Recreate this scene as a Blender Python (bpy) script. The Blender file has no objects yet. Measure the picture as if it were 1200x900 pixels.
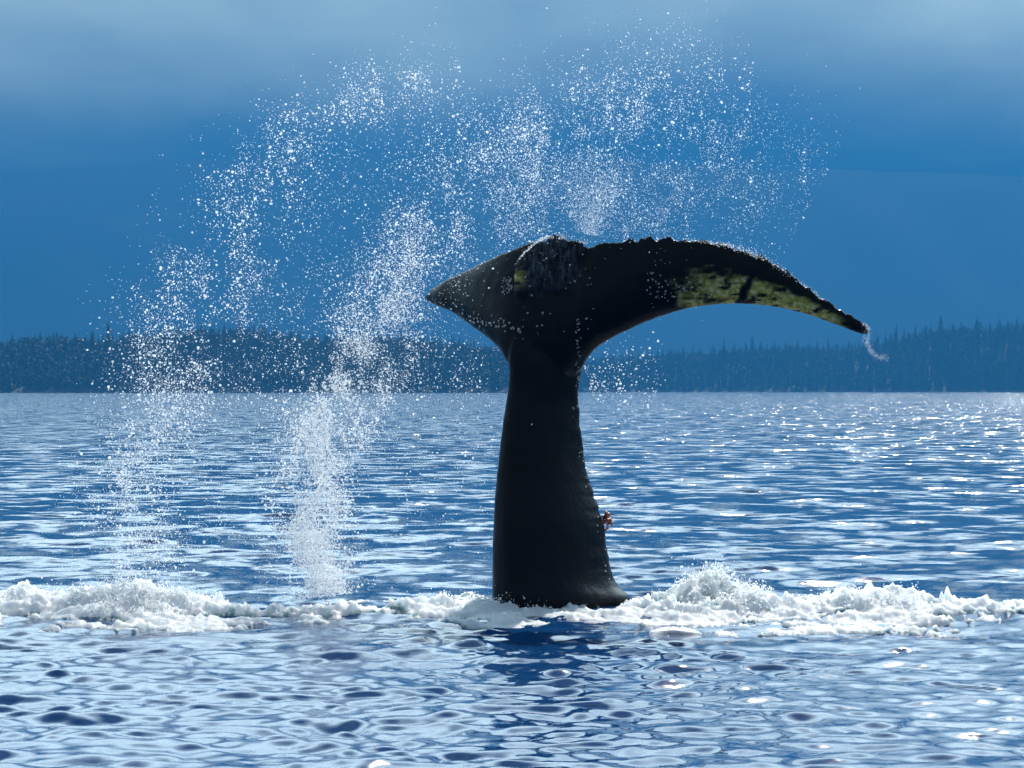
import bpy, math, random
import numpy as np
from mathutils import Vector, noise as mnoise
from mathutils.bvhtree import BVHTree

rnd = random.Random(7)
rng = np.random.default_rng(11)
R = math.radians
scene = bpy.context.scene
col = scene.collection

# ------------------------------------------------------------------ camera
CAM_H = 1.71            # metres above the sea, standing in a small boat
F = 3000.0 / 1200.0     # focal length over frame width
cam_d = bpy.data.cameras.new('camera')
cam_d.sensor_width = 36.0
cam_d.lens = 36.0 * F
cam_d.clip_start = 0.2
cam_d.clip_end = 60000
cam = bpy.data.objects.new('camera', cam_d)
col.objects.link(cam)
cam.location = (0, 0, CAM_H)
cam.rotation_euler = (R(90) + math.atan(8 / 3000.0), 0, 0)
scene.camera = cam

# ------------------------------------------------------------------ light
SUN_EL, SUN_AZ = 47.0, 19.0       # azimuth to the right of straight ahead (+Y)
w = bpy.data.worlds.new('World')
scene.world = w
w.use_nodes = True
nt = w.node_tree
nt.nodes.clear()


def wn(t, **k):
    n = nt.nodes.new(t)
    for a, b in k.items():
        setattr(n, a, b)
    return n


sky = wn('ShaderNodeTexSky', sky_type='NISHITA', sun_disc=False)
sky.sun_elevation = R(SUN_EL)
sky.sun_rotation = R(SUN_AZ)
sky.altitude = 0
sky.air_density = 1.3
sky.dust_density = 0.6
sky.ozone_density = 3.0
geo = wn('ShaderNodeTexCoord')
sep = wn('ShaderNodeSeparateXYZ')
nt.links.new(geo.outputs['Generated'], sep.inputs[0])
# cloud deck: direction projected on to a plane overhead
mx = wn('ShaderNodeMath', operation='MAXIMUM'); mx.inputs[1].default_value = 0.0
nt.links.new(sep.outputs['Z'], mx.inputs[0])
ad = wn('ShaderNodeMath', operation='ADD'); ad.inputs[1].default_value = 0.06
nt.links.new(mx.outputs[0], ad.inputs[0])
dv = wn('ShaderNodeVectorMath', operation='SCALE')
inv = wn('ShaderNodeMath', operation='DIVIDE'); inv.inputs[0].default_value = 1.0
nt.links.new(ad.outputs[0], inv.inputs[1])
nt.links.new(geo.outputs['Generated'], dv.inputs[0])
nt.links.new(inv.outputs[0], dv.inputs['Scale'])
mp = wn('ShaderNodeMapping')
mp.inputs['Scale'].default_value = (0.55, 0.55, 0.0)
mp.inputs['Location'].default_value = (3.1, 1.7, 0.4)
nt.links.new(dv.outputs[0], mp.inputs[0])
cn = wn('ShaderNodeTexNoise'); cn.inputs['Scale'].default_value = 1.3
cn.inputs['Detail'].default_value = 6; cn.inputs['Roughness'].default_value = 0.55
nt.links.new(mp.outputs[0], cn.inputs['Vector'])
cr = wn('ShaderNodeMapRange'); cr.inputs['From Min'].default_value = 0.30
cr.inputs['From Max'].default_value = 0.66
cr.inputs['To Min'].default_value = 0.0; cr.inputs['To Max'].default_value = 1.0
nt.links.new(cn.outputs['Fac'], cr.inputs['Value'])
# thin cloud glows where the sun stands behind it (forward scattering)
sdv = (math.sin(R(SUN_AZ)) * math.cos(R(SUN_EL)), math.cos(R(SUN_AZ)) * math.cos(R(SUN_EL)), math.sin(R(SUN_EL)))
dt = wn('ShaderNodeVectorMath', operation='DOT_PRODUCT'); dt.inputs[1].default_value = sdv
nt.links.new(geo.outputs['Generated'], dt.inputs[0])
dm = wn('ShaderNodeMath', operation='MAXIMUM'); dm.inputs[1].default_value = 0.0
nt.links.new(dt.outputs['Value'], dm.inputs[0])
dp = wn('ShaderNodeMath', operation='POWER'); dp.inputs[1].default_value = 4.0
nt.links.new(dm.outputs[0], dp.inputs[0])
dg_ = wn('ShaderNodeMath', operation='MULTIPLY_ADD'); dg_.inputs[1].default_value = 10.5; dg_.inputs[2].default_value = 0.5
nt.links.new(dp.outputs[0], dg_.inputs[0])
ccol = wn('ShaderNodeVectorMath', operation='SCALE'); ccol.inputs[0].default_value = (8.2, 10.6, 11.5)
mp2 = wn('ShaderNodeMapping'); mp2.inputs['Scale'].default_value = (0.8, 0.35, 0.0); mp2.inputs['Location'].default_value = (1.3, 5.2, 0.0)
nt.links.new(dv.outputs[0], mp2.inputs[0])
cn2 = wn('ShaderNodeTexNoise'); cn2.inputs['Scale'].default_value = 1.0; cn2.inputs['Detail'].default_value = 5
nt.links.new(mp2.outputs[0], cn2.inputs['Vector'])
cv = wn('ShaderNodeMapRange'); cv.inputs['From Min'].default_value = 0.32; cv.inputs['From Max'].default_value = 0.68
cv.inputs['To Min'].default_value = 0.4; cv.inputs['To Max'].default_value = 1.6
nt.links.new(cn2.outputs['Fac'], cv.inputs['Value'])
cvm = wn('ShaderNodeMath', operation='MULTIPLY')
nt.links.new(dg_.outputs[0], cvm.inputs[0]); nt.links.new(cv.outputs[0], cvm.inputs[1])
nt.links.new(cvm.outputs[0], ccol.inputs['Scale'])
cmix = wn('ShaderNodeMix', data_type='RGBA')
nt.links.new(ccol.outputs[0], cmix.inputs['B'])
hz = wn('ShaderNodeMapRange', interpolation_type='SMOOTHSTEP')     # a deck seen edge-on closes up towards the horizon
hz.inputs['From Min'].default_value = 0.9; hz.inputs['From Max'].default_value = 0.42
hz.inputs['To Min'].default_value = -0.25; hz.inputs['To Max'].default_value = 0.65
nt.links.new(sep.outputs['Z'], hz.inputs['Value'])
cs = wn('ShaderNodeMath', operation='MULTIPLY_ADD', use_clamp=True); cs.inputs[1].default_value = 0.6
nt.links.new(cr.outputs[0], cs.inputs[0]); nt.links.new(hz.outputs[0], cs.inputs[2])
nt.links.new(cs.outputs[0], cmix.inputs['Factor'])
nt.links.new(sky.outputs[0], cmix.inputs['A'])
bg = wn('ShaderNodeBackground'); bg.inputs['Strength'].default_value = 0.06
# beyond the haze box the same blue air goes on: low down it hides the cloud, all round the horizon
ez = wn('ShaderNodeMath', operation='MULTIPLY_ADD'); ez.inputs[1].default_value = 0.085
nt.links.new(cn2.outputs['Fac'], ez.inputs[0]); nt.links.new(sep.outputs['Z'], ez.inputs[2])
er = wn('ShaderNodeMapRange', interpolation_type='SMOOTHSTEP')
er.inputs['From Min'].default_value = 0.118; er.inputs['From Max'].default_value = 0.168
nt.links.new(ez.outputs[0], er.inputs['Value'])
hmix = wn('ShaderNodeMix', data_type='RGBA')
hmix.inputs['A'].default_value = (0.2, 1.25, 3.0, 1)
nt.links.new(er.outputs[0], hmix.inputs['Factor'])
# far cloud bank: grey and thick; the deck nearer overhead is thin and bright
br = wn('ShaderNodeMapRange', interpolation_type='SMOOTHSTEP')
br.inputs['From Min'].default_value = 0.175; br.inputs['From Max'].default_value = 0.31
nt.links.new(sep.outputs['Z'], br.inputs['Value'])
bank = wn('ShaderNodeVectorMath', operation='SCALE'); bank.inputs[0].default_value = (23.0, 27.5, 22.5)
nt.links.new(cv.outputs[0], bank.inputs['Scale'])
bmix = wn('ShaderNodeMix', data_type='RGBA')
nt.links.new(br.outputs[0], bmix.inputs['Factor'])
nt.links.new(bank.outputs[0], bmix.inputs['A']); nt.links.new(cmix.outputs['Result'], bmix.inputs['B'])
nt.links.new(bmix.outputs['Result'], hmix.inputs['B'])
nt.links.new(hmix.outputs['Result'], bg.inputs['Color'])
out = wn('ShaderNodeOutputWorld')
nt.links.new(bg.outputs[0], out.inputs['Surface'])

sl = bpy.data.lights.new('sun', 'SUN')
sl.energy = 5.0
sl.angle = R(0.53)
sl.color = (1.0, 0.95, 0.87)
sun = bpy.data.objects.new('sun', sl)
col.objects.link(sun)
sdir = Vector((math.sin(R(SUN_AZ)) * math.cos(R(SUN_EL)), math.cos(R(SUN_AZ)) * math.cos(R(SUN_EL)), math.sin(R(SUN_EL))))
sun.rotation_euler = sdir.to_track_quat('Z', 'Y').to_euler()
sun.location = (0, 0, 50)

vs = scene.view_settings
vs.view_transform = 'Standard'
vs.look = 'None'
vs.exposure = 1.2
vs.gamma = 1.0
vs.use_curve_mapping = False
cy = scene.cycles
cy.max_bounces = 8
cy.diffuse_bounces = 4
cy.glossy_bounces = 3
cy.transmission_bounces = 5
cy.transparent_max_bounces = 4
cy.volume_bounces = 1
cy.caustics_reflective = False
cy.caustics_refractive = False
cy.use_denoising = True
cy.sample_clamp_indirect = 6


# ------------------------------------------------------------------ helpers
def P(px, py, Y):
    """Point at depth Y for a place measured on the 1200x900 photograph."""
    return Vector(((px - 600) / 3000 * Y, Y, CAM_H + (458 - py) / 3000 * Y))


def tag(o, label=None, cat=None, group=None, kind=None):
    if label: o['label'] = label
    if cat: o['category'] = cat
    if group: o['group'] = group
    if kind: o['kind'] = kind
    return o


def mesh_np(name, V, faces, smooth=True):
    """V (n,3); faces (m,3) or (m,4) arrays."""
    me = bpy.data.meshes.new(name)
    V = np.asarray(V, dtype=np.float32)
    faces = np.asarray(faces, dtype=np.int32)
    m, k = faces.shape
    me.vertices.add(len(V)); me.vertices.foreach_set('co', V.ravel())
    me.loops.add(m * k); me.loops.foreach_set('vertex_index', faces.ravel())
    me.polygons.add(m)
    me.polygons.foreach_set('loop_start', np.arange(0, m * k, k, dtype=np.int32))
    me.polygons.foreach_set('loop_total', np.full(m, k, dtype=np.int32))
    me.polygons.foreach_set('use_smooth', np.full(m, smooth))
    me.update(calc_edges=True)
    return me


def link(name, me, mat=None, parent=None):
    o = bpy.data.objects.new(name, me)
    col.objects.link(o)
    if mat is not None:
        me.materials.clear(); me.materials.append(mat)
    if parent is not None: o.parent = parent
    return o


def hash2(ix, iy, seed):
    n = (ix.astype(np.int64) * 374761393 + iy.astype(np.int64) * 668265263 + seed * 2147483647) & 0xFFFFFFFF
    n = ((n ^ (n >> 13)) * 1274126177) & 0xFFFFFFFF
    n = (n ^ (n >> 16)) & 0xFFFFFFFF
    return n / 4294967295.0


def vnoise(x, y, seed=0):
    ix = np.floor(x); iy = np.floor(y)
    fx = x - ix; fy = y - iy
    u = fx * fx * fx * (fx * (fx * 6 - 15) + 10); v = fy * fy * fy * (fy * (fy * 6 - 15) + 10)
    a = hash2(ix, iy, seed); b = hash2(ix + 1, iy, seed)
    c = hash2(ix, iy + 1, seed); d = hash2(ix + 1, iy + 1, seed)
    return (a * (1 - u) + b * u) * (1 - v) + (c * (1 - u) + d * u) * v


def fbm(x, y, oct=4, seed=0, gain=0.5):
    s = 0; a = 1; t = 0
    for k in range(oct):
        s = s + a * vnoise(x * 2 ** k + 17.3 * k, y * 2 ** k + 9.1 * k, seed + k); t += a; a *= gain
    return s / t


def sstep(a, b, x):
    t = np.clip((x - a) / (b - a), 0, 1)
    return t * t * (3 - 2 * t)


class Mat:
    def __init__(self, name):
        self.m = bpy.data.materials.new(name); self.m.use_nodes = True
        self.t = self.m.node_tree; self.t.nodes.clear()
        self.out = self.n('ShaderNodeOutputMaterial')

    def n(self, t, **k):
        x = self.t.nodes.new(t)
        for a, b in k.items(): setattr(x, a, b)
        return x

    def l(self, a, b): self.t.links.new(a, b)

    def pr(self, **k):
        p = self.n('ShaderNodeBsdfPrincipled')
        for a, b in k.items(): p.inputs[a.replace('_', ' ')].default_value = b
        return p

    def noise(self, scale, detail=3, rough=0.5, coord='Object', vec=(1, 1, 1)):
        tc = self.n('ShaderNodeTexCoord'); m = self.n('ShaderNodeMapping')
        m.inputs['Scale'].default_value = vec
        n = self.n('ShaderNodeTexNoise'); n.inputs['Scale'].default_value = scale
        n.inputs['Detail'].default_value = detail; n.inputs['Roughness'].default_value = rough
        self.l(tc.outputs[coord], m.inputs[0]); self.l(m.outputs[0], n.inputs['Vector'])
        return n

    def ramp(self, fac, stops):
        r = self.n('ShaderNodeValToRGB')
        e = r.color_ramp.elements
        e[0].position, e[0].color = stops[0][0], (*stops[0][1], 1)
        e[1].position, e[1].color = stops[-1][0], (*stops[-1][1], 1)
        for p, c in stops[1:-1]:
            q = e.new(p); q.color = (*c, 1)
        self.l(fac, r.inputs[0])
        return r


# ------------------------------------------------------------------ sea surface function
NW = 110
wl = np.exp(rng.uniform(math.log(0.13), math.log(5.0), NW))
wdir = R(90) + rng.normal(0, 1, NW) * R(26) * np.where(wl > 0.9, 2.0, 1.0) + np.where(rng.random(NW) < 0.5, 0, math.pi)
wk = 2 * math.pi / wl
wkx, wky = wk * np.cos(wdir), wk * np.sin(wdir)
wph = rng.uniform(0, 2 * math.pi, NW)
wslope = 0.0225 * np.clip((wl / 0.7) ** -0.18, 0.5, 1.25)
wslope *= np.where(wl > 1.2, 0.25, np.where(wl < 0.45, 1.2, np.where(wl > 0.7, 0.6, 1.0)))
wamp = wslope / wk


def ridge(x, y):
    """Swell heaped up where the tail broke the surface."""
    yc = 19.35 + 0.25 * np.sin(x * 0.9 + 0.5) + 0.35 * (fbm(x * 0.5, y * 0 + 3.0, 2, 5) - 0.5)
    d = y - yc
    prof = np.where(d < 0, np.exp(-(d / 0.55) ** 2), np.exp(-(d / 1.0) ** 2))
    a = (0.03 + 0.05 * fbm(x * 0.9, y * 0.25, 3, 21)) * (1 - 0.4 * np.exp(-((x - 0.4) / 0.7) ** 2))
    return prof * a


def sea_h(x, y, cell=None):
    """Height of the sea; components shorter than the mesh can hold fade out."""
    h = np.zeros_like(x)
    patch = 0.55 + 0.9 * fbm(x * 0.11, y * 0.045, 3, 77)
    xw = x + 0.25 * (fbm(x * 0.8, y * 0.8, 2, 31) - 0.5); yw = y + 0.5 * (fbm(x * 0.6, y * 0.6, 2, 32) - 0.5)
    for i in range(NW):
        if cell is None: a = 1.0
        else:
            a = np.clip(wl[i] / (2.2 * cell) - 0.9, 0, 1)
            if a.max() <= 0: continue
        s = np.sin(wkx[i] * xw + wky[i] * yw + wph[i])
        h += wamp[i] * a * (s + 0.25 * s * s - 0.125)
    patch = patch * (1 + 0.3 * np.exp(-((y - 17.2) / 1.6) ** 2 - ((x - 0.3) / 2.2) ** 2))   # water stirred up by the tail
    return h * patch + ridge(x, y)


# ------------------------------------------------------------------ sea mesh
def build_sea():
    ys = [9.0]
    while ys[-1] < 16000:
        y = ys[-1]
        ys.append(y + max(0.022, 0.62 * y * y / (3000 * 0.86 * CAM_H)) if y < 1200 else y * 1.16)
    head = [-9000, -2500, -600, -150, -40, -10, 0, 3, 5.5, 7, 8]
    rows = np.array(head + ys)
    ncol = 640
    u = np.linspace(-1, 1, ncol)
    u = np.concatenate([[-1, -1, -1, -1, -1], u, [1, 1, 1, 1, 1]])
    ext = np.concatenate([[12000, 3000, 600, 120, 20], np.zeros(ncol), [20, 120, 600, 3000, 12000]])
    sg = np.sign(u)
    W = 0.225 * np.maximum(rows, 8) + 1.2
    X = u[None, :] * W[:, None] + sg[None, :] * ext[None, :]
    Y = np.repeat(rows[:, None], len(u), 1)
    dy = np.gradient(rows)[:, None] * np.ones_like(X)
    dx = (2 * W / ncol)[:, None] * np.ones_like(X)
    cell = np.maximum(np.abs(dy), dx)
    cell = np.where(np.abs(ext)[None, :] > 0, 1e4, cell)
    cell = np.where(Y < 8.5, 1e4, cell)
    Z = np.zeros_like(X)
    for j0 in range(0, len(rows), 64):
        s = slice(j0, j0 + 64)
        Z[s] = sea_h(X[s], Y[s], cell[s])
    # share of the slope that the mesh is too coarse to carry -> ripples in the material
    tot = (wslope ** 2).sum()
    kept = np.zeros(len(rows))
    c1 = cell[:, ncol // 2 + 5]
    for i in range(NW):
        kept += wslope[i] ** 2 * np.clip(wl[i] / (2.2 * c1) - 0.9, 0, 1) ** 2
    lost = np.sqrt(np.clip(1 - kept / tot, 0, 1))
    V = np.stack([X, Y, Z], -1).reshape(-1, 3)
    nr, nc = X.shape
    i = np.arange(nr - 1)[:, None] * nc + np.arange(nc - 1)[None, :]
    Fq = np.stack([i, i + 1, i + nc + 1, i + nc], -1).reshape(-1, 4)
    me = mesh_np('sea', V, Fq)
    at = me.attributes.new('ripple', 'FLOAT', 'POINT')
    at.data.foreach_set('value', np.repeat(lost[:, None], nc, 1).astype(np.float32).ravel())

    M = Mat('sea_water')
    p = M.pr(Base_Color=(0.003, 0.032, 0.10, 1), Roughness=0.09, IOR=1.333)
    # ripples finer than the mesh: noise vectors tilt the normal
    geo = M.n('ShaderNodeNewGeometry')
    att = M.n('ShaderNodeAttribute', attribute_name='ripple')

    def tilt(scale, vec, detail, amt):
        m = M.n('ShaderNodeMapping'); m.inputs['Scale'].default_value = vec
        M.l(geo.outputs['Position'], m.inputs[0])
        n = M.n('ShaderNodeTexNoise'); n.inputs['Scale'].default_value = scale
        n.inputs['Detail'].default_value = detail
        M.l(m.outputs[0], n.inputs['Vector'])
        s = M.n('ShaderNodeVectorMath', operation='SUBTRACT'); s.inputs[1].default_value = (0.5, 0.5, 0.5)
        M.l(n.outputs['Color'], s.inputs[0])
        k = M.n('ShaderNodeVectorMath', operation='MULTIPLY'); k.inputs[1].default_value = (amt * 0.7, amt, 0)
        M.l(s.outputs[0], k.inputs[0])
        return k
    far = tilt(1.6, (0.8, 1.0, 1), 5, 2.6)
    fine = tilt(11.0, (0.6, 1.0, 1), 3, 0.34)
    fs = M.n('ShaderNodeVectorMath', operation='SCALE')
    M.l(far.outputs[0], fs.inputs[0]); M.l(att.outputs['Fac'], fs.inputs['Scale'])
    a1 = M.n('ShaderNodeVectorMath', operation='ADD'); a2 = M.n('ShaderNodeVectorMath', operation='ADD')
    M.l(fs.outputs[0], a1.inputs[0]); M.l(fine.outputs[0], a1.inputs[1])
    M.l(geo.outputs['Normal'], a2.inputs[0]); M.l(a1.outputs[0], a2.inputs[1])
    nn = M.n('ShaderNodeVectorMath', operation='NORMALIZE')
    M.l(a2.outputs[0], nn.inputs[0]); M.l(nn.outputs[0], p.inputs['Normal'])
    M.l(p.outputs[0], M.out.inputs['Surface'])
    o = link('sea', me, M.m)
    tag(o, 'rippled blue sea with dark wavelets and bright glare', kind='structure')
    return o


build_sea()


# ------------------------------------------------------------------ land
M = Mat('forest_floor')
p = M.pr(Roughness=0.9)
n = M.noise(0.02, 4)
r = M.ramp(n.outputs['Fac'], [(0.3, (0.020, 0.030, 0.014)), (0.7, (0.05, 0.055, 0.03))])
M.l(r.outputs[0], p.inputs['Base Color']); M.l(p.outputs[0], M.out.inputs['Surface'])
MAT_LAND = M.m

M = Mat('mountain_forest')
p = M.pr(Roughness=0.95)
n = M.noise(0.0012, 7, 0.6)
r = M.ramp(n.outputs['Fac'], [(0.3, (0.03, 0.05, 0.03)), (0.6, (0.05, 0.07, 0.045)), (0.72, (0.16, 0.15, 0.13))])
M.l(r.outputs[0], p.inputs['Base Color']); M.l(p.outputs[0], M.out.inputs['Surface'])
MAT_MTN = M.m

M = Mat('needles')
p = M.pr(Roughness=0.8)
n = M.noise(0.35, 3)
r = M.ramp(n.outputs['Fac'], [(0.3, (0.012, 0.028, 0.018)), (0.7, (0.035, 0.062, 0.03))])
M.l(r.outputs[0], p.inputs['Base Color']); M.l(p.outputs[0], M.out.inputs['Surface'])
MAT_NEEDLE = M.m
M = Mat('bark')
p = M.pr(Roughness=0.9, Base_Color=(0.07, 0.05, 0.035, 1))
n = M.noise(3.0, 3, vec=(1, 1, 0.2))
r = M.ramp(n.outputs['Fac'], [(0.3, (0.04, 0.03, 0.02)), (0.7, (0.11, 0.08, 0.055))])
M.l(r.outputs[0], p.inputs['Base Color']); M.l(p.outputs[0], M.out.inputs['Surface'])
MAT_BARK = M.m

LEFT_Y, RIGHT_Y = 2200.0, 3400.0
# treetop heights measured off the photograph (px, py)
LEFT_TOP = [(-200, 402), (-60, 400), (0, 398), (25, 391), (120, 392), (170, 388), (225, 383), (300, 381), (350, 388), (420, 394), (480, 391), (540, 397), (590, 405), (640, 425), (690, 452), (720, 462)]
RIGHT_TOP = [(540, 462), (590, 440), (640, 424), (690, 418), (760, 413), (830, 408), (880, 405), (930, 404), (985, 404), (1010, 399), (1050, 393), (1090, 381), (1140, 380), (1200, 376), (1300, 370), (1450, 372)]


def top_fn(tbl, Yd, tree):
    xs = np.array([(a - 600) / 3000 * Yd for a, b in tbl])
    zs = np.array([CAM_H + (458 - b) / 3000 * Yd for a, b in tbl])
    return lambda x: np.interp(x, xs, zs) - tree


def build_land(name, tbl, Yd, tree, depth, label):
    f = top_fn(tbl, Yd, tree)
    x0 = (tbl[0][0] - 600) / 3000 * Yd; x1 = (tbl[-1][0] - 600) / 3000 * Yd

    def h(x, y):
        t = f(x)
        d = (y - (Yd - depth * 0.5)) / depth       # 0 shore .. 1
        shore = 0.12 * (fbm(x * 0.02, x * 0 + 1.0, 3, 3) - 0.5)
        d = d + shore
        pr = np.where(d < 0.5, sstep(-0.02, 0.5, d), 1 - sstep(0.6, 1.15, d))
        rough = (fbm(x * 0.03, y * 0.03, 3, 9) - 0.5) * 7
        return np.maximum(t, -3) * pr + rough * np.clip(pr * 3, 0, 1) * np.clip(t / 10, 0, 1) - 3.0 * (1 - np.clip(pr * 12, 0, 1))
    nx, ny = 160, 40
    xs = np.linspace(x0, x1, nx); ysv = np.linspace(Yd - depth * 0.7, Yd + depth * 0.8, ny)
    X, Y = np.meshgrid(xs, ysv)
    Z = h(X, Y)
    i = np.arange(ny - 1)[:, None] * nx + np.arange(nx - 1)[None, :]
    Fq = np.stack([i, i + 1, i + nx + 1, i + nx], -1).reshape(-1, 4)
    o = link(name, mesh_np(name, np.stack([X, Y, Z], -1).reshape(-1, 3), Fq), MAT_LAND)
    tag(o, label, kind='structure')
    return h, x0, x1


hl, lx0, lx1 = build_land('near_headland', LEFT_TOP, LEFT_Y, 20.0, 220.0, 'low dark headland wooded down to the sea')
hr, rx0, rx1 = build_land('far_headland', RIGHT_TOP, RIGHT_Y, 24.0, 300.0, 'long hazy blue headland wooded to its ridge')


def crown_geo(H, tiers, seg, rad, seed, slim=1.0):
    """Conifer crown: whorls of drooping, unequal boughs, each bough a thin folded blade."""
    q = random.Random(seed)
    V = []; T = []
    z0 = H * q.uniform(0.10, 0.2)
    for t in range(tiers):
        f = t / (tiers - 1)
        z = z0 + (H - z0) * (f ** 0.9) * 0.97
        rr = rad * slim * (1 - f) ** 0.65 * q.uniform(0.7, 1.15) + 0.2
        a0 = q.uniform(0, 6.28)
        nb = max(3, int(seg * (1 - 0.45 * f)))
        for b in range(nb):
            a = a0 + 6.283 * b / nb + q.uniform(-0.25, 0.25)
            L = rr * q.uniform(0.6, 1.2)
            wv = max(0.35, L * 0.55)
            c, s = math.cos(a), math.sin(a)
            base = len(V)
            up = (H - z0) / tiers * 1.25
            V += [(0, 0, z + up), (c * L * 0.55 - s * wv, s * L * 0.55 + c * wv, z - L * 0.10),
                  (c * L, s * L, z - L * q.uniform(0.12, 0.4)), (c * L * 0.55 + s * wv, s * L * 0.55 - c * wv, z - L * 0.10),
                  (c * L * 0.3, s * L * 0.3, z - L * 0.25)]
            T += [(base, base + 1, base + 2), (base, base + 2, base + 3), (base + 1, base + 4, base + 2), (base + 4, base + 3, base + 2)]
    top = len(V)
    V += [(0.22, 0, H * 0.93), (-0.15, 0.18, H * 0.93), (-0.15, -0.18, H * 0.93), (0, 0, H * 1.04)]
    T += [(top, top + 1, top + 3), (top + 1, top + 2, top + 3), (top + 2, top, top + 3)]
    return np.array(V), np.array(T)


def trunk_mesh(H):
    V = []; T = []
    n = 6
    for k, (z, rr) in enumerate([(-2.5, 0.5), (0.0, 0.42), (H * 0.5, 0.24), (H * 0.96, 0.05)]):
        for a in range(n): V.append((rr * math.cos(a * 6.283 / n), rr * math.sin(a * 6.283 / n), z))
    for k in range(3):
        for a in range(n):
            b = (a + 1) % n
            T.append((k * n + a, k * n + b, (k + 1) * n + b, (k + 1) * n + a))
    return mesh_np('trunk', np.array(V), np.array(T))


# forest masses
LOW = [crown_geo(1.0 * 20, 7, 6, 3.6, 100 + k, s) for k, s in enumerate([1, 0.8, 1.2, 0.95])]
ROUND = []
for k in range(3):     # broadleaf / wind-clipped crowns: clumps of leaf faces
    q = random.Random(300 + k); V = []; T = []
    for c in range(70):
        th = q.uniform(0, 6.28); zz = q.uniform(0.2, 1.0); rr = 4.6 * math.sqrt(max(0.05, 1 - (zz - 0.45) ** 2 * 2.6)) * q.uniform(0.5, 1.05)
        cx, cy_, cz = rr * math.cos(th), rr * math.sin(th), zz * 17
        b = len(V)
        for _ in range(4): V.append((cx + q.uniform(-1.5, 1.5), cy_ + q.uniform(-1.5, 1.5), cz + q.uniform(-1.4, 1.4)))
        T += [(b, b + 1, b + 2), (b, b + 2, b + 3), (b, b + 1, b + 3)]
    ROUND.append((np.array(V), np.array(T)))


def forest(name, h, x0, x1, Yd, depth, step, hmean, broad, label):
    Vs = []; Ts = []; off = 0
    q = random.Random(hash(name) % 1 + 5)
    y = Yd - depth * 0.56
    while y < Yd + depth * 0.35:
        x = x0 + q.uniform(0, step)
        while x < x1:
            xx = x + q.uniform(-0.4, 0.4) * step; yy = y + q.uniform(-0.5, 0.5) * step
            z = float(h(np.array([xx]), np.array([yy]))[0])
            if z > 0.6:
                proto = ROUND[q.randrange(3)] if q.random() < broad else LOW[q.randrange(4)]
                s = hmean / 20 * q.choice([0.62, 0.75, 0.85, 0.9, 1.0, 1.05]) * q.uniform(0.9, 1.1)
                a = q.uniform(0, 6.28); c, sn = math.cos(a) * s, math.sin(a) * s
                V, T = proto
                W = np.stack([V[:, 0] * c - V[:, 1] * sn + xx, V[:, 0] * sn + V[:, 1] * c + yy, V[:, 2] * s + z - 1.0], -1)
                Vs.append(W); Ts.append(T + off); off += len(V)
            x += step * q.uniform(0.8, 1.2)
        y += step
    o = link(name, mesh_np(name, np.concatenate(Vs), np.concatenate(Ts), False), MAT_NEEDLE)
    tag(o, label, 'forest', kind='stuff')


forest('near_forest', hl, lx0, lx1, LEFT_Y, 220.0, 7.0, 20.0, 0.62, 'dark dense woodland covering the low near headland')
forest('far_forest', hr, rx0, rx1, RIGHT_Y, 300.0, 9.0, 24.0, 0.35, 'hazy blue conifer woodland covering the far headland')

# spired conifers standing clear of the skyline
PROTO = []
for k in range(5):
    V, T = crown_geo(24.0, 14, 8, 4.6, 500 + k, [1.0, 0.75, 1.15, 0.85, 0.65][k])
    PROTO.append((mesh_np('crown', V, T, False), trunk_mesh(24.0)))
for pr_ in PROTO:
    pr_[0].materials.append(MAT_NEEDLE); pr_[1].materials.append(MAT_BARK)


def conifer(px, py_top, Yd, hf, k, label, group):
    x = (px - 600) / 3000 * Yd
    y = Yd + rnd.uniform(-6, 10)
    z = float(hf(np.array([x]), np.array([y]))[0])
    ztop = CAM_H + (458 - py_top) / 3000 * y
    H = max(14.0, ztop - z)
    e = bpy.data.objects.new('conifer_tree', None); col.objects.link(e)
    e.location = (x, y, z); s = H / 24.0
    e.scale = (s * rnd.uniform(0.85, 1.1), s * rnd.uniform(0.85, 1.1), s); e.rotation_euler = (0, 0, rnd.uniform(0, 6.28))
    tag(e, label, 'tree', group)
    c, t = PROTO[k]
    for nm, me in (('crown', c), ('trunk', t)):
        o = bpy.data.objects.new(nm, me); col.objects.link(o); o.parent = e


LT = np.array(LEFT_TOP, float); RT = np.array(RIGHT_TOP, float)
GL, GR = 'spired conifers along the near headland skyline', 'spired conifers along the far headland skyline'
for px, up in [(45, 5), (63, 4), (88, 5), (108, 7), (120, 3), (151, 9), (163, 3), (188, 5), (207, 6), (246, 5), (262, 3), (281, 7), (297, 4), (322, 6), (341, 4), (366, 5), (383, 7), (402, 3), (428, 6), (446, 4), (470, 5), (492, 3), (513, 6), (538, 5), (556, 6)]:
    conifer(px, np.interp(px, LT[:, 0], LT[:, 1]) - up * 0.55, LEFT_Y, hl, rnd.randrange(5), 'dark spired conifer on the skyline of the near headland', GL)
conifer(128, 378, LEFT_Y - 20, hl, 2, 'tall broad conifer overtopping its neighbours on the near headland skyline', GL)
conifer(236, 377, LEFT_Y - 10, hl, 0, 'tall narrow conifer beside the high point of the near headland', GL)
for px, up in [(706, 5), (719, 3), (737, 6), (748, 3), (771, 5), (784, 4), (801, 7), (812, 3), (836, 5), (861, 5), (874, 7), (893, 4), (908, 6), (921, 4), (936, 7), (948, 5), (958, 7), (970, 9), (1029, 8), (1038, 5), (1060, 6), (1072, 8), (1085, 4), (1118, 3), (1126, 6), (1150, 6), (1161, 3), (1172, 7), (1181, 4), (1192, 6)]:
    conifer(px, np.interp(px, RT[:, 0], RT[:, 1]) - up * 0.8, RIGHT_Y, hr, rnd.randrange(5), 'hazy blue spired conifer on the skyline of the far headland', GR)
conifer(882, 392, RIGHT_Y - 20, hr, 3, 'lone thin spire tree rising from the low part of the far headland', GR)
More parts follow.
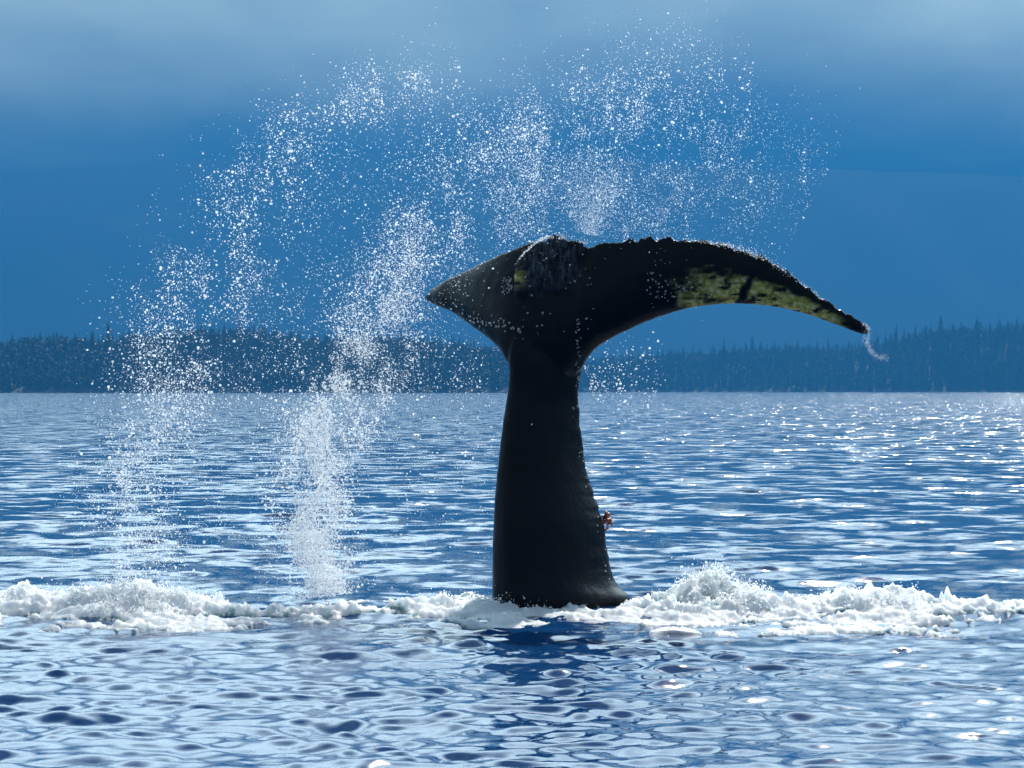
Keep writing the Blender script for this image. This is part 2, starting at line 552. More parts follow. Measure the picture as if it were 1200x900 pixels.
conifer(849, 397, RIGHT_Y - 20, hr, 0, 'bushy conifer rising beside the lone thin spire on the far headland', GR)
conifer(1050, 379, RIGHT_Y - 20, hr, 1, 'tall conifer at the notch where the far headland climbs', GR)
conifer(1102, 369, RIGHT_Y - 20, hr, 2, 'broad tall conifer on the first high shoulder of the far headland', GR)
conifer(1145, 371, RIGHT_Y - 20, hr, 2, 'broad tall conifer on the highest ridge of the far headland', GR)

# mountain behind, lost in haze
MY = 11000.0
nx, ny = 260, 70
xs = np.linspace(-6400, 6400, nx); ysv = np.linspace(MY - 2600, MY + 1500, ny)
X, Y = np.meshgrid(xs, ysv)
crest = np.interp(X, [-6400, -2900, -2200, -1200, -400, 400, 1100, 2200, 3200, 6400], [560, 900, 960, 1010, 1030, 1000, 970, 930, 880, 600])
crest = crest + 50 * (fbm(X * 0.0021, Y * 0 + 2.0, 4, 41) - 0.5)
d = (Y - (MY - 2600)) / 2600
pr_ = np.where(d < 1, sstep(0, 1.0, d) * 0.55 + 0.45 * np.clip(d, 0, 1), 1 - 0.5 * np.clip(d - 1, 0, 1))
gul = (fbm(X * 0.0016, Y * 0.0007, 5, 44) - 0.5) * 260 * np.clip(d * 2, 0, 1) * np.clip((1 - d) * 4, 0, 1)
Z = crest * pr_ + gul - 20 * (d < 0.02)
Z = np.minimum(Z, 1215)
i = np.arange(ny - 1)[:, None] * nx + np.arange(nx - 1)[None, :]
Fq = np.stack([i, i + 1, i + nx + 1, i + nx], -1).reshape(-1, 4)
tag(link('mountain', mesh_np('mountain', np.stack([X, Y, Z], -1).reshape(-1, 3), Fq), MAT_MTN), 'broad mountain flank lost in blue haze', kind='structure')

# ------------------------------------------------------------------ whale
WY = 20.0


def loft(sections):
    """sections: list of (n,3) rings -> closed mesh arrays (tris+quads as lists)."""
    n = len(sections[0]); V = np.concatenate(sections); Fc = []
    for k in range(len(sections) - 1):
        for a in range(n):
            b = (a + 1) % n
            Fc.append((k * n + a, k * n + b, (k + 1) * n + b, (k + 1) * n + a))
    Fc.append(tuple(range(n - 1, -1, -1)))
    m = (len(sections) - 1) * n
    Fc.append(tuple(range(m, m + n)))
    return V, Fc


def spline(tbl, m):
    """Catmull-Rom resample of rows of numbers."""
    A = np.array(tbl, float); k = len(A)
    t = np.linspace(0, k - 1, m); o = []
    for s in t:
        i = min(int(s), k - 2); f = s - i
        p0, p1, p2, p3 = A[max(i - 1, 0)], A[i], A[i + 1], A[min(i + 2, k - 1)]
        o.append(0.5 * ((2 * p1) + (-p0 + p2) * f + (2 * p0 - 5 * p1 + 4 * p2 - p3) * f * f + (-p0 + 3 * p1 - 3 * p2 + p3) * f ** 3))
    return np.array(o)


def fluke(tbl, m=60, n=28):
    """tbl rows: LE px,py,Y  TE px,py,Y  thickness(m)."""
    A = spline(tbl, m)
    LE = np.array([P(*r[0:3]) for r in A]); TE = np.array([P(*r[3:6]) for r in A]); th = A[:, 6]
    mid = (LE + TE) / 2
    tan = np.gradient(mid, axis=0); tan /= np.linalg.norm(tan, axis=1)[:, None]
    S = []
    for k in range(m):
        ch = TE[k] - LE[k]; nrm = np.cross(tan[k], ch); nrm /= np.linalg.norm(nrm)
        ring = []
        for a in range(n):
            ang = 2 * math.pi * a / n
            c = 0.5 - 0.5 * math.cos(ang)                     # 0 leading .. 1 trailing
            tk = (math.sqrt(max(c, 0)) * (1 - c) * 1.9 + 0.10 * math.sqrt(max(c * (1 - c), 0)) * 2) * th[k] * 0.5
            tk *= 1 if math.sin(ang) >= 0 else -1
            ring.append(LE[k] + ch * c + nrm * tk)
        S.append(np.array(ring))
    return loft(S)


# peduncle: py, left px, right px, centre depth, half depth / half width
PED = [(860, 560, 830, 20.2, 0.95), (800, 566, 800, 20.15, 0.9), (760, 571, 756, 20.1, 0.85), (735, 574, 747, 20.05, 0.8), (715, 576, 740, 20.03, 0.78), (700, 577, 733, 20.0, 0.76), (680, 577, 720, 20.0, 0.76),
       (650, 577, 713, 20.0, 0.75), (620, 578, 708, 20.0, 0.74), (600, 579, 703, 20.0, 0.73), (580, 580, 696, 20.0, 0.72), (560, 582, 690, 20.0, 0.7),
       (530, 585, 684, 20.0, 0.68), (500, 589, 680, 20.0, 0.66), (470, 593, 678, 20.0, 0.62), (445, 597, 680, 20.0, 0.58), (420, 596, 684, 20.0, 0.5), (395, 600, 684, 20.0, 0.42),
       (370, 606, 684, 20.0, 0.34), (345, 616, 684, 20.0, 0.25), (320, 630, 682, 20.0, 0.16)]
A = spline(PED, 70)
S = []
for py, l, r_, yc, q in A:
    ring = []
    cx = (l + r_) / 2; hw = (r_ - l) / 2
    for a in range(40):
        t = 2 * math.pi * a / 40
        c, s = math.cos(t), math.sin(t)
        # keel: pinch towards the dorsal (right, far) edge
        dx = c * hw
        dyy = s * hw / 150 * q * (1 - 0.35 * max(c, 0) ** 2) + 0.25 * c * hw / 150
        ring.append(P(cx + dx, py, yc + dyy))
    S.append(np.array([tuple(v) for v in ring]))
ped = loft(S)

RF = [(640, 446, 20.0, 662, 292, 20.0, 0.36), (672, 440, 19.98, 684, 291, 19.95, 0.34), (684, 424, 19.95, 693, 288, 19.9, 0.32), (694, 412, 19.92, 702, 284, 19.86, 0.29), (712, 399, 19.88, 727, 281, 19.8, 0.26),
      (740, 385, 19.82, 756, 278, 19.72, 0.23), (775, 371, 19.75, 790, 277, 19.64, 0.2), (806, 362, 19.68, 824, 280, 19.56, 0.18), (842, 357, 19.6, 857, 287, 19.5, 0.155),
      (880, 357, 19.53, 889, 297, 19.44, 0.135), (915, 361, 19.47, 920, 314, 19.4, 0.115), (950, 370, 19.42, 949, 336, 19.37, 0.095), (984, 382, 19.38, 978, 356, 19.35, 0.085), (1004, 390, 19.36, 1000, 370, 19.34, 0.07), (1018, 393, 19.35, 1017, 380, 19.34, 0.05)]
LF = [(650, 448, 20.0, 672, 293, 20.0, 0.36), (612, 444, 19.98, 655, 286, 20.02, 0.34), (596, 426, 20.02, 640, 281, 20.06, 0.31), (587, 411, 20.1, 622, 283, 20.12, 0.28), (573, 397, 20.24, 600, 291, 20.2, 0.20),
      (552, 382, 20.5, 574, 302, 20.4, 0.15), (531, 367, 20.8, 549, 314, 20.68, 0.11), (513, 359, 21.05, 524, 326, 20.95, 0.09), (504, 355, 21.22, 509, 336, 21.16, 0.07), (499, 351, 21.3, 501, 343, 21.28, 0.05)]
LIP = [(608, 372, 20.02, 601, 320, 19.93, 0.03), (618, 384, 20.0, 605, 306, 19.9, 0.07), (630, 392, 19.99, 623, 288, 19.88, 0.09), (644, 396, 19.98, 641, 275, 19.86, 0.10), (660, 396, 19.98, 660, 275, 19.86, 0.10), (676, 392, 19.98, 678, 279, 19.87, 0.10), (688, 380, 19.96, 689, 285, 19.88, 0.06)]

parts = [ped, fluke(RF), fluke(LF), fluke(LIP, 36)]
V = []; Fc = []; off = 0
for v, f in parts:
    V += [tuple(x) for x in v]; Fc += [tuple(i + off for i in q) for q in f]; off += len(v)
BASE = Vector((0.3, 20.0, 0.0))
V = [tuple(Vector(v) - BASE) for v in V]
me = bpy.data.meshes.new('tail_raw'); me.from_pydata(V, [], Fc); me.update()
import bmesh
bm = bmesh.new(); bm.from_mesh(me)
bmesh.ops.recalc_face_normals(bm, faces=bm.faces); bm.to_mesh(me); bm.free()
tmp = bpy.data.objects.new('tail_raw', me); col.objects.link(tmp)
rm = tmp.modifiers.new('r', 'REMESH'); rm.mode = 'VOXEL'; rm.voxel_size = 0.014
sm = tmp.modifiers.new('s', 'SMOOTH'); sm.factor = 0.5; sm.iterations = 7
dg = bpy.context.evaluated_depsgraph_get(); dg.update()
body_me = bpy.data.meshes.new_from_object(tmp.evaluated_get(dg))
bpy.data.objects.remove(tmp)
nv = len(body_me.vertices)
co = np.empty(nv * 3, np.float32); body_me.vertices.foreach_get('co', co); co = co.reshape(-1, 3)
nr = np.empty(nv * 3, np.float32); body_me.vertices.foreach_get('normal', nr); nr = nr.reshape(-1, 3)
wx, wy, wz = co[:, 0] + BASE.x, co[:, 1] + BASE.y, co[:, 2]
ppx = 600 + wx / wy * 3000; ppy = 458 - (wz - CAM_H) / wy * 3000
TEr = np.array([r[3:5] for r in RF]); LEr = np.array([r[0:2] for r in RF])
te_y = np.interp(ppx, TEr[:, 0], TEr[:, 1]); le_y = np.interp(ppx, LEr[:, 0], LEr[:, 1])
te_d = ppy - te_y
# scalloped trailing edge, knuckled keel, lumpy skin
sc = np.zeros(nv)
edge = (ppx > 690) & (te_d < 14)
jag = fbm(ppx * 0.13, ppx * 0 + 5, 4, 61) - 0.5
lump = fbm(wx * 5 + wy * 3, wz * 5, 4, 62) - 0.5
tx = np.array([mnoise.noise(Vector((float(a) * 9, float(b) * 9, float(c) * 9))) for a, b, c in zip(wx, wy, wz)])
lipm = (ppx > 596) & (ppx < 692) & (ppy < 350) & (wy < 20.02)
disp = 0.006 * lump + 0.003 * tx + np.where(lipm, 0.007 * tx, 0)
co2 = co + nr * disp[:, None]
co2[:, 2] += np.where(edge, jag * 0.07 * sstep(14, 0, te_d) * np.clip((ppx - 690) / 60, 0, 1), 0)
lipedge = lipm & (ppy < 312)
co2[:, 2] += np.where(lipedge, (fbm(ppx * 0.3, ppy * 0.1, 3, 63) - 0.5) * 0.04, 0)
keel = (nr[:, 0] > 0.5) & (ppy > 470) & (ppy < 720)
co2[:, 0] += np.where(keel, (fbm(ppy * 0.11, ppy * 0 + 2, 3, 64) - 0.45) * 0.02 * sstep(0.6, 1.0, nr[:, 0]), 0)
# knuckle of the keel at the waterline
kn = np.exp(-((ppx - 731) / 14) ** 2 - ((ppy - 703) / 12) ** 2)
co2 += nr * (kn * 0.03)[:, None]
body_me.vertices.foreach_set('co', co2.astype(np.float32).ravel())
body_me.polygons.foreach_set('use_smooth', np.full(len(body_me.polygons), True))
# pigment: pale yellowish underside of the fluke, grey scarring on the lip
c = (te_d) / np.maximum(le_y - te_y, 1)
pg = sstep(0.40, 0.60, c + 0.4 * (fbm(ppx * 0.025, ppy * 0.09, 5, 71, 0.6) - 0.5)) * sstep(790, 850, ppx + 80 * (fbm(ppx * 0.06, ppy * 0.06, 4, 72) - 0.5)) * sstep(1000, 965, ppx) * (nr[:, 1] < 0.25)
bl = fbm(ppx * 0.06 + ppy * 0.03, ppy * 0.2, 5, 73, 0.62)
pg = pg * sstep(0.30, 0.45, bl)
strp = np.abs((ppx - 885) + (ppy - 320) * 0.55 + 10 * (fbm(ppx * 0.1, ppy * 0.1, 2, 74) - 0.5))
pg *= sstep(3, 8, strp)
yl = np.exp(-((ppx - 606) / 9) ** 2 - ((ppy - 325) / 9) ** 2) * (wy < 20.0)
pg = np.maximum(pg, yl * sstep(0.35, 0.5, bl))
gy = np.where(lipm, sstep(350, 322, ppy + 16 * (fbm(ppx * 0.12, ppy * 0.05, 3, 76) - 0.5)) * sstep(692, 662, ppx + 20 * (fbm(ppx * 0.1, ppy * 0.1, 3, 77) - 0.5)) * (0.35 + 0.65 * fbm(ppx * 0.25, ppy * 0.12, 3, 75)), 0)
for nm, arr in (('pigment', pg), ('scar', gy)):
    at = body_me.attributes.new(nm, 'FLOAT', 'POINT'); at.data.foreach_set('value', arr.astype(np.float32))
body_me.update()

M = Mat('whale_skin')
p = M.pr(Roughness=0.28, IOR=1.33, Specular_IOR_Level=0.27)
a1 = M.n('ShaderNodeAttribute', attribute_name='pigment'); a2 = M.n('ShaderNodeAttribute', attribute_name='scar')
n1 = M.noise(26, 5, 0.65)
r1 = M.ramp(n1.outputs['Fac'], [(0.35, (0.24, 0.19, 0.03)), (0.52, (0.55, 0.45, 0.10)), (0.66, (0.75, 0.70, 0.45))])
n2 = M.noise(60, 4, 0.7)
r2 = M.ramp(n2.outputs['Fac'], [(0.4, (0.003, 0.003, 0.004)), (0.7, (0.007, 0.007, 0.009))])
n5 = M.noise(22, 5, 0.7, vec=(1.6, 1.6, 0.5))
r3 = M.ramp(n5.outputs['Fac'], [(0.42, (0.008, 0.009, 0.012)), (0.75, (0.17, 0.17, 0.185))])
m1 = M.n('ShaderNodeMix', data_type='RGBA'); m2 = M.n('ShaderNodeMix', data_type='RGBA')
M.l(a2.outputs['Fac'], m1.inputs['Factor']); M.l(r2.outputs[0], m1.inputs['A']); M.l(r3.outputs[0], m1.inputs['B'])
M.l(a1.outputs['Fac'], m2.inputs['Factor']); M.l(m1.outputs['Result'], m2.inputs['A']); M.l(r1.outputs[0], m2.inputs['B'])
M.l(m2.outputs['Result'], p.inputs['Base Color'])
bp = M.n('ShaderNodeBump'); bp.inputs['Strength'].default_value = 0.35; bp.inputs['Distance'].default_value = 0.01
n4 = M.noise(35, 4, 0.6); M.l(n4.outputs['Fac'], bp.inputs['Height']); M.l(bp.outputs[0], p.inputs['Normal'])
M.l(p.outputs[0], M.out.inputs['Surface'])

whale = bpy.data.objects.new('humpback_whale', None); col.objects.link(whale); whale.location = BASE
tag(whale, 'black humpback whale tail raised out of the sea, one fluke drooping', 'whale')
body = link('body', body_me, M.m, whale)

bvh = BVHTree.FromPolygons([Vector(v) + BASE for v in co2.tolist()], [tuple(q.vertices) for q in body_me.polygons])
eye = Vector((0, 0, CAM_H))


def on_skin(px, py):
    d = (P(px, py, 20) - eye).normalized()
    h = bvh.ray_cast(eye, d)
    return (h[0], h[1]) if h[0] is not None else (None, None)


def barnacle_geo(items):
    V = []; T = []
    for c, nrm, r in items:
        a = nrm.orthogonal().normalized(); b = nrm.cross(a)
        o = len(V); k = 7
        for (rr, hh) in ((1.0, -0.2), (0.85, 0.4), (0.5, 0.75), (0.3, 0.45)):
            for i in range(k):
                t = 6.283 * i / k
                V.append(tuple(c + (a * math.cos(t) + b * math.sin(t)) * r * rr * (1 + 0.15 * math.sin(i * 2.3)) + nrm * r * hh))
        for s in range(3):
            for i in range(k):
                j = (i + 1) % k
                T.append((o + s * k + i, o + s * k + j, o + (s + 1) * k + j, o + (s + 1) * k + i))
    return np.array(V), np.array(T)


def place(points):
    it = []
    for px, py, r in points:
        c, nrm = on_skin(px, py)
        if c is not None and c.y < 23: it.append((c - BASE, nrm, r))
    return it


M = Mat('barnacle_shell')
p = M.pr(Roughness=0.35)
n = M.noise(40, 3)
r = M.ramp(n.outputs['Fac'], [(0.3, (0.35, 0.33, 0.28)), (0.7, (0.75, 0.73, 0.66))])
M.l(r.outputs[0], p.inputs['Base Color']); M.l(p.outputs[0], M.out.inputs['Surface'])
MAT_BARN = M.m
pts = []
for k in range(60):     # rows under the far fluke
    t = rnd.random(); pts.append((541 + 72 * t + rnd.gauss(0, 2), 373 + 11 * t + rnd.gauss(0, 3.5), rnd.uniform(0.004, 0.011)))
for k in range(46):     # along the keel
    py = rnd.uniform(375, 470); pts.append((677 + rnd.gauss(0, 1.3), py, rnd.uniform(0.003, 0.008)))
for k in range(36):
    pts.append((rnd.uniform(590, 700), rnd.uniform(300, 400), rnd.uniform(0.003, 0.009)))
for k in range(70):
    pts.append((rnd.uniform(755, 840), rnd.gauss(337, 9), rnd.uniform(0.003, 0.008)))
for k in range(50):
    pts.append((rnd.uniform(588, 600), rnd.uniform(325, 345), rnd.uniform(0.003, 0.007)))
for k in range(26):
    py = rnd.uniform(470, 700)
    pts.append((float(np.interp(py, A[::-1, 0], A[::-1, 2])) - rnd.uniform(1, 8), py, rnd.uniform(0.003, 0.008)))
v, t = barnacle_geo(place(pts))
o = link('barnacles', mesh_np('barnacles', v, t), MAT_BARN, whale)
tag(o, 'pale barnacles scattered in rows over the black skin', kind='stuff')

M = Mat('red_barnacle')
p = M.pr(Roughness=0.5)
n = M.noise(60, 3)
r = M.ramp(n.outputs['Fac'], [(0.35, (0.16, 0.02, 0.01)), (0.7, (0.5, 0.14, 0.08))])
M.l(r.outputs[0], p.inputs['Base Color']); M.l(p.outputs[0], M.out.inputs['Surface'])
it = []
for k in range(22):
    c = P(709 + rnd.gauss(0, 1.8) + 2, 609 + rnd.gauss(0, 5), 20.12 + rnd.gauss(0, 0.02)) - BASE
    it.append((c, Vector((0.8, rnd.uniform(-0.6, 0.2), rnd.uniform(-0.4, 0.5))).normalized(), rnd.uniform(0.012, 0.024)))
v, t = barnacle_geo(it)
o = link('barnacle_clump', mesh_np('barnacle_clump', v, t), M.m, whale)
tag(o, 'small reddish clump growing on the keel edge')

# ------------------------------------------------------------------ whitewater
HX = np.array([-5.2, -4.0, -3.7, -3.4, -3.0, -2.72, -2.4, -2.1, -1.8, -1.4, -1.0, -0.7, -0.4, -0.1, 0.3, 0.7, 1.0, 1.25, 1.6, 1.85, 2.05, 2.3, 2.6, 2.9, 3.2, 3.5, 3.9, 5.2])
HH = np.array([0.03, 0.05, 0.13, 0.09, 0.16, 0.23, 0.14, 0.06, 0.03, 0.04, 0.03, 0.06, 0.10, 0.10, 0.08, 0.06, 0.12, 0.18, 0.23, 0.17, 0.05, 0.04, 0.11, 0.15, 0.12, 0.05, 0.03, 0.02])


def foam_fields(X, Y):
    yc = 19.45 + 0.22 * np.sin(X * 0.9 + 0.5) + 0.3 * (fbm(X * 0.7, X * 0 + 8.0, 3, 15) - 0.5)
    d = Y - yc
    wf = 1.1 + 0.7 * (fbm(X * 0.8, X * 0 + 4.0, 3, 16) - 0.5); wb = 0.75
    body_ = np.where(d < 0, 1 - np.abs(d) / wf, 1 - d / wb)
    f1 = fbm(X * 2.8, Y * 3.6, 6, 81, 0.62); f2 = fbm(X * 0.8 + 40, Y * 1.4, 3, 82)
    mask = body_ * 0.5 + (f1 - 0.5) * 2.3 + (f2 - 0.5) * 1.5 + np.clip((np.interp(X, HX, HH) - 0.085) * 2.4, -0.16, 0.3)
    mask = mask + 0.55 * np.exp(-((X - 0.4) / 1.0) ** 2 - ((Y - 18.95) / 0.38) ** 2)     # boiling up against the tail
    return d, mask


def build_foam():
    xs = np.arange(-5.0, 5.0, 0.0135); ysv = np.arange(18.0, 21.0, 0.02)
    X, Y = np.meshgrid(xs, ysv)
    d, mask = foam_fields(X, Y)
    hh = np.interp(X, HX, HH)
    m = np.clip(mask, 0, 1)
    crest = np.exp(-((d - 0.1) / 0.36) ** 2)
    b1 = 1 - np.abs(2 * fbm(X * 3.0, Y * 4.0, 5, 91, 0.6) - 1) * 1.6
    b2 = fbm(X * 11, Y * 11, 4, 92, 0.6)
    Z = sea_h(X, Y) - 0.02 + sstep(0.0, 0.5, m) * (1 - 0.45 * np.exp(-((X - 0.42) / 0.62) ** 4)) * (0.022 + 0.86 * hh * crest * (0.62 + 0.5 * b1) + 0.06 * (b2 - 0.4) + 0.03 * (fbm(X * 30, Y * 30, 3, 93, 0.6) - 0.5) + 0.02 * b1)
    Z += np.where(b2 > 0.62, (b2 - 0.62) * 0.15 * sstep(0.1, 0.4, m) * (0.3 + crest), 0)
    nyy, nxx = X.shape
    Xj = X + 0.010 * (fbm(X * 20, Y * 20, 2, 94) - 0.5)
    i = np.arange(nyy - 1)[:, None] * nxx + np.arange(nxx - 1)[None, :]
    Fq = np.stack([i, i + 1, i + nxx + 1, i + nxx], -1).reshape(-1, 4)
    mk = mask.ravel()
    keep = (mk[Fq] > 0.03).sum(1) >= 3
    Fq = Fq[keep]
    used = np.unique(Fq); remap = -np.ones(nxx * nyy, int); remap[used] = np.arange(len(used))
    V = np.stack([Xj, Y, Z], -1).reshape(-1, 3)[used]
    me = mesh_np('whitewater', V, remap[Fq])
    at = me.attributes.new('froth', 'FLOAT', 'POINT'); at.data.foreach_set('value', mk[used].astype(np.float32))
    M = Mat('whitewater')
    p = M.pr(Roughness=0.5, IOR=1.33, Subsurface_Weight=0.9, Subsurface_Radius=(0.12, 0.14, 0.15), Subsurface_Scale=0.7)
    tr = M.n('ShaderNodeBsdfTranslucent')
    a = M.n('ShaderNodeAttribute', attribute_name='froth')
    n = M.noise(9, 6, 0.65)
    ad = M.n('ShaderNodeMath', operation='MULTIPLY_ADD'); ad.inputs[1].default_value = 0.9
    M.l(n.outputs['Fac'], ad.inputs[0]); M.l(a.outputs['Fac'], ad.inputs[2])
    r = M.ramp(ad.outputs[0], [(0.46, (0.02, 0.075, 0.085)), (0.60, (0.25, 0.42, 0.42)), (0.74, (0.9, 0.92, 0.92))])
    M.l(r.outputs[0], p.inputs['Base Color']); M.l(r.outputs[0], tr.inputs['Color'])
    mx = M.n('ShaderNodeMixShader'); mx.inputs[0].default_value = 0.55
    M.l(p.outputs[0], mx.inputs[1]); M.l(tr.outputs[0], mx.inputs[2]); M.l(mx.outputs[0], M.out.inputs['Surface'])
    o = link('whitewater', me, M.m)
    tag(o, 'churned white foam strung across the sea round the whale', 'foam', kind='stuff')
    return X, Y, Z, mask


FX, FY, FZ, FM = build_foam()

# ------------------------------------------------------------------ spray
M = Mat('water_droplet')
p = M.pr(Base_Color=(0.9, 0.92, 0.94, 1), Roughness=0.15, IOR=1.33)
tr = M.n('ShaderNodeBsdfTranslucent'); 
n = M.noise(30, 1)
r = M.ramp(n.outputs['Fac'], [(0.3, (0.93, 0.95, 0.97)), (0.7, (0.98, 0.98, 0.97))])
M.l(r.outputs[0], tr.inputs['Color'])
mx = M.n('ShaderNodeMixShader'); mx.inputs[0].default_value = 0.85
M.l(p.outputs[0], mx.inputs[1]); M.l(tr.outputs[0], mx.inputs[2]); M.l(mx.outputs[0], M.out.inputs['Surface'])
MAT_DROP = M.m

g = (1 + 5 ** 0.5) / 2
ICO_V = np.array([(-1, g, 0), (1, g, 0), (-1, -g, 0), (1, -g, 0), (0, -1, g), (0, 1, g), (0, -1, -g), (0, 1, -g), (g, 0, -1), (g, 0, 1), (-g, 0, -1), (-g, 0, 1)]) / math.sqrt(1 + g * g)
ICO_F = np.array([(0, 11, 5), (0, 5, 1), (0, 1, 7), (0, 7, 10), (0, 10, 11), (1, 5, 9), (5, 11, 4), (11, 10, 2), (10, 7, 6), (7, 1, 8), (3, 9, 4), (3, 4, 2), (3, 2, 6), (3, 6, 8), (3, 8, 9), (4, 9, 5), (2, 4, 11), (6, 2, 10), (8, 6, 7), (9, 8, 1)])
OCT_V = np.array([(1, 0, 0), (-1, 0, 0), (0, 1, 0), (0, -1, 0), (0, 0, 1), (0, 0, -1)], float)
OCT_F = np.array([(0, 2, 4), (2, 1, 4), (1, 3, 4), (3, 0, 4), (2, 0, 5), (1, 2, 5), (3, 1, 5), (0, 3, 5)])


def droplets(C, rad):
    big = rad > 0.0045
    Vs = []; Fs = []; off = 0
    for sel, BV, BF in ((big, ICO_V, ICO_F), (~big, OCT_V, OCT_F)):
        c = C[sel]; r = rad[sel]; m = len(c)
        if not m: continue
        st = rng.uniform(0.75, 1.35, (m, 1, 3))
        V = c[:, None, :] + BV[None] * r[:, None, None] * st
        Fq = BF[None] + (np.arange(m) * len(BV))[:, None, None] + off
        Vs.append(V.reshape(-1, 3)); Fs.append(Fq.reshape(-1, 3)); off += m * len(BV)
    return np.concatenate(Vs), np.concatenate(Fs)


def along(poly, n, clump=0.5):
    """poly rows: px, py, half width px, density weight. Returns px,py arrays."""
    A = spline(poly, 200)
    seg = np.linalg.norm(np.diff(A[:, :2], axis=0), axis=1)
    wgt = np.clip(A[:-1, 3], 0, None) * seg * 1.0
    cdf = np.cumsum(wgt) / wgt.sum()
    u = rng.random(n); i = np.searchsorted(cdf, u); i = np.clip(i, 0, len(A) - 2)
    f = rng.random(n)[:, None]
    C = A[i] * (1 - f) + A[i + 1] * f
    T = A[i + 1, :2] - A[i, :2]; T /= np.linalg.norm(T, axis=1)[:, None] + 1e-9
    N = np.stack([-T[:, 1], T[:, 0]], -1)
    off = rng.normal(0, 0.55, n) * C[:, 2]
    return C[:, 0] + N[:, 0] * off, C[:, 1] + N[:, 1] * off


def spray(name, sets, label, group=None):
    """sets: (poly, count, r_med, r_sig, depth centre, depth spread, clump)"""
    Cs = []; Rs = []
    for poly, cnt, rm_, rs, yc, ysp, clump in sets:
        px, py = along(poly, cnt * 3)
        dn = fbm(px * 0.035 + 3, py * 0.022, 4, 121, 0.6) if clump else np.ones_like(px)
        acc = rng.random(len(px)) < np.clip((dn - 0.27) * 2.3, 0.1, 1) if clump else np.ones(len(px), bool)
        px, py = px[acc][:cnt], py[acc][:cnt]
        y = rng.normal(yc, ysp, len(px))
        C = np.stack([(px - 600) / 3000 * y, y, CAM_H + (458 - py) / 3000 * y], -1)
        rad = np.clip(rm_ * np.exp(rng.normal(0, rs, len(px))), 0.001, 0.0115)
        ok = C[:, 2] > 0.03
        Cs.append(C[ok]); Rs.append(rad[ok])
    V, Fq = droplets(np.concatenate(Cs), np.concatenate(Rs))
    o = link(name, mesh_np(name, V, Fq), MAT_DROP)
    tag(o, label, 'spray', group, 'stuff')


PA = [(165, 690, 70, 1.6), (150, 620, 60, 1.6), (158, 560, 52, 1.9), (170, 510, 48, 2.0), (190, 460, 60, 1.5), (215, 400, 75, 1.5), (240, 340, 75, 1.0), (262, 280, 70, 0.8), (292, 220, 60, 0.75), (340, 165, 48, 0.7), (395, 125, 40, 0.6), (460, 100, 34, 0.45), (540, 80, 40, 0.3)]
PB = [(372, 700, 46, 4.6), (365, 640, 40, 4.8), (362, 590, 38, 4.6), (378, 540, 44, 3.8), (395, 490, 50, 3.2), (412, 440, 55, 2.4), (435, 390, 58, 2.2), (460, 340, 55, 1.9), (490, 290, 52, 1.6), (530, 240, 55, 1.1), (585, 190, 60, 0.95), (650, 150, 65, 0.9), (720, 125, 75, 0.7), (800, 115, 80, 0.6), (880, 120, 70, 0.25)]
PM = [(290, 640, 120, 1.0), (270, 540, 110, 1.0), (280, 440, 110, 1.0), (320, 340, 95, 1.0), (390, 240, 90, 0.9), (480, 160, 80, 0.7), (560, 120, 70, 0.5)]
PF = [(560, 240, 60, 0.8), (640, 220, 80, 1.4), (710, 190, 90, 1.6), (770, 180, 95, 1.2), (830, 190, 95, 0.8), (890, 210, 90, 0.6), (950, 240, 70, 0.35)]
PF2 = [(690, 275, 14, 1.6), (695, 250, 26, 1.4), (690, 220, 40, 1.2), (690, 180, 50, 1)]
PL = [(500, 470, 50, 1), (505, 430, 55, 1), (540, 390, 45, 0.7), (520, 560, 60, 0.7), (500, 640, 60, 0.5)]
PR_ = [(690, 450, 20, 1.3), (730, 440, 45, 1), (780, 440, 40, 0.4)]
spray('falling_spray', [(PA, 4200, 0.0043, 0.45, 19.9, 0.35, 1), (PA, 12000, 0.0026, 0.35, 19.9, 0.4, 1)], 'wide curtain of white droplets falling farthest from the whale tail')
spray('dense_spray', [(PB, 6500, 0.0039, 0.45, 20.0, 0.35, 1), (PB, 36000, 0.0026, 0.35, 20.0, 0.6, 1), (PL, 900, 0.0034, 0.4, 20.3, 0.4, 1), (PB[:6], 3500, 0.0048, 0.4, 20.0, 0.6, 1)], 'dense white plume of droplets arching from the foam over the flukes')
spray('drifting_spray', [(PM, 1500, 0.0036, 0.45, 20.1, 0.6, 1), (PM, 3500, 0.0024, 0.3, 20.1, 0.6, 1), (PF, 1800, 0.0036, 0.35, 20.4, 0.5, 1), (PF, 11000, 0.0021, 0.3, 20.4, 0.5, 1), (PF2, 3500, 0.002, 0.25, 20.1, 0.15, 0), (PR_, 420, 0.0035, 0.5, 20.6, 0.4, 0)],
      'fine mist of droplets drifting between the plumes and above the flukes')

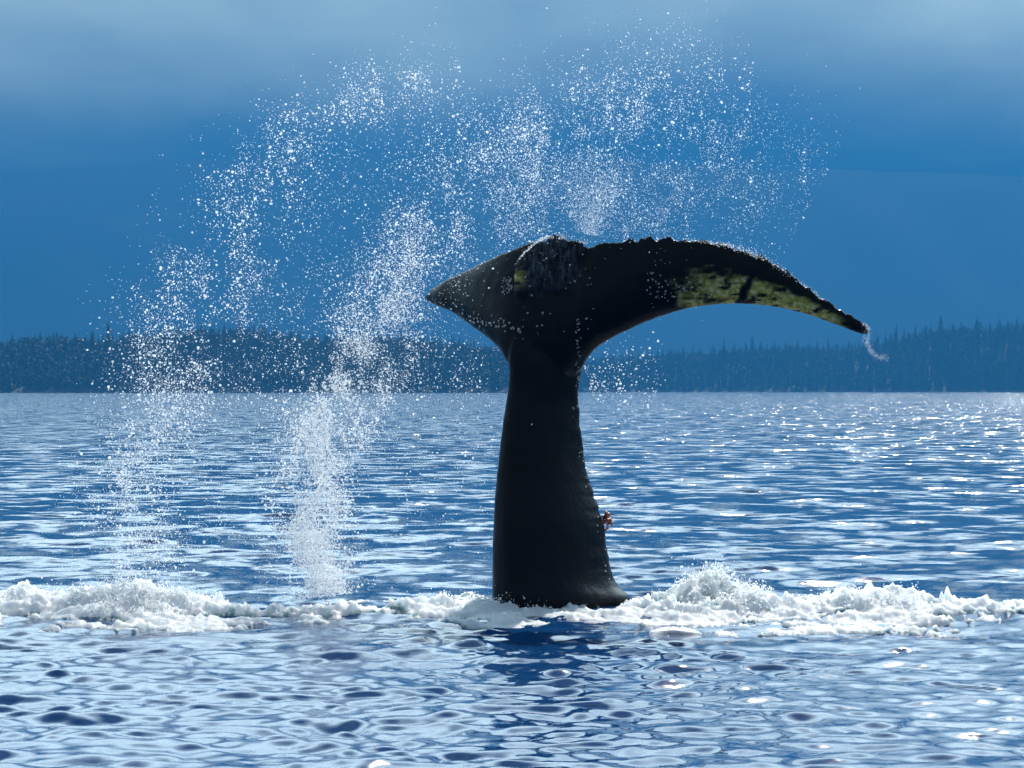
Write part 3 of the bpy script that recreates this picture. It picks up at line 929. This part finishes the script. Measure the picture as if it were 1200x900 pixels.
# water streaming off the fluke edges and tip
EDGE = [(800, 280, 2, 0.5), (850, 287, 3, 1), (880, 296, 4, 1.5), (910, 312, 3.5, 1.2), (940, 333, 2.5, 1), (965, 352, 2, 0.6)]
LIPE = [(603, 312, 1.2, 0.8), (613, 298, 1.3, 1), (626, 286, 1.5, 1), (641, 278, 2, 1.2), (660, 278, 3, 1.6), (678, 281, 4, 1.6), (689, 285, 3, 1.2)]
TIP = [(1011, 380, 2, 1), (1017, 384, 3, 1.6), (1014, 394, 4.5, 1.3), (1019, 408, 3.5, 1.0), (1027, 418, 3, 0.8), (1042, 419, 5, 0.4)]
spray('runoff', [(EDGE, 900, 0.0019, 0.4, 19.42, 0.05, 0), (LIPE, 450, 0.0021, 0.4, 19.78, 0.03, 1), (TIP, 900, 0.0012, 0.25, 19.33, 0.03, 0)], 'water streaming off the fluke edges and the drooping tip')

# flying froth over the whitewater
d, mask = foam_fields(FX, FY)
hh = np.interp(FX, HX, HH)
wgt = (np.clip(FM, 0, 1) * np.exp(-((d - 0.05) / 0.4) ** 2) * hh ** 2 * (1 - 0.85 * np.exp(-((FX - 0.42) / 0.62) ** 4)) * (fbm(FX * 4, FY * 4, 3, 131) > 0.5)).ravel()
idx = rng.choice(len(wgt), 14000, p=wgt / wgt.sum())
rise = np.abs(rng.exponential(0.028, 14000)) * (0.3 + 4 * hh.ravel()[idx])
C = np.stack([FX.ravel()[idx] + rng.normal(0, 0.01, 14000), FY.ravel()[idx], FZ.ravel()[idx] + rise - 0.004], -1)
rad = np.clip(0.0034 * np.exp(rng.normal(0, 0.45, 14000)), 0.0018, 0.012)
V, Fq = droplets(C, rad)
o = link('flying_froth', mesh_np('flying_froth', V, Fq), MAT_DROP)
tag(o, 'white froth flecks leaping off the churned foam', 'spray', kind='stuff')

# ------------------------------------------------------------------ haze
bm = bmesh.new()
bmesh.ops.create_cube(bm, size=1.0)
me = bpy.data.meshes.new('haze')
for v in bm.verts:
    v.co = Vector((v.co.x * 30000, v.co.y * 27000 + 3500, -10 + (v.co.z + 0.5) * 1235))
bm.to_mesh(me); bm.free()
M = Mat('haze')
pv = M.n('ShaderNodeVolumePrincipled')
pv.inputs['Color'].default_value = (0.015, 0.106, 0.236, 1)
pv.inputs['Density'].default_value = 0.00033
pv.inputs['Anisotropy'].default_value = 0.25
M.l(pv.outputs[0], M.out.inputs['Volume'])
o = link('haze', me, M.m)
tag(o, 'blue sea haze between the whale and the mountain', kind='stuff')
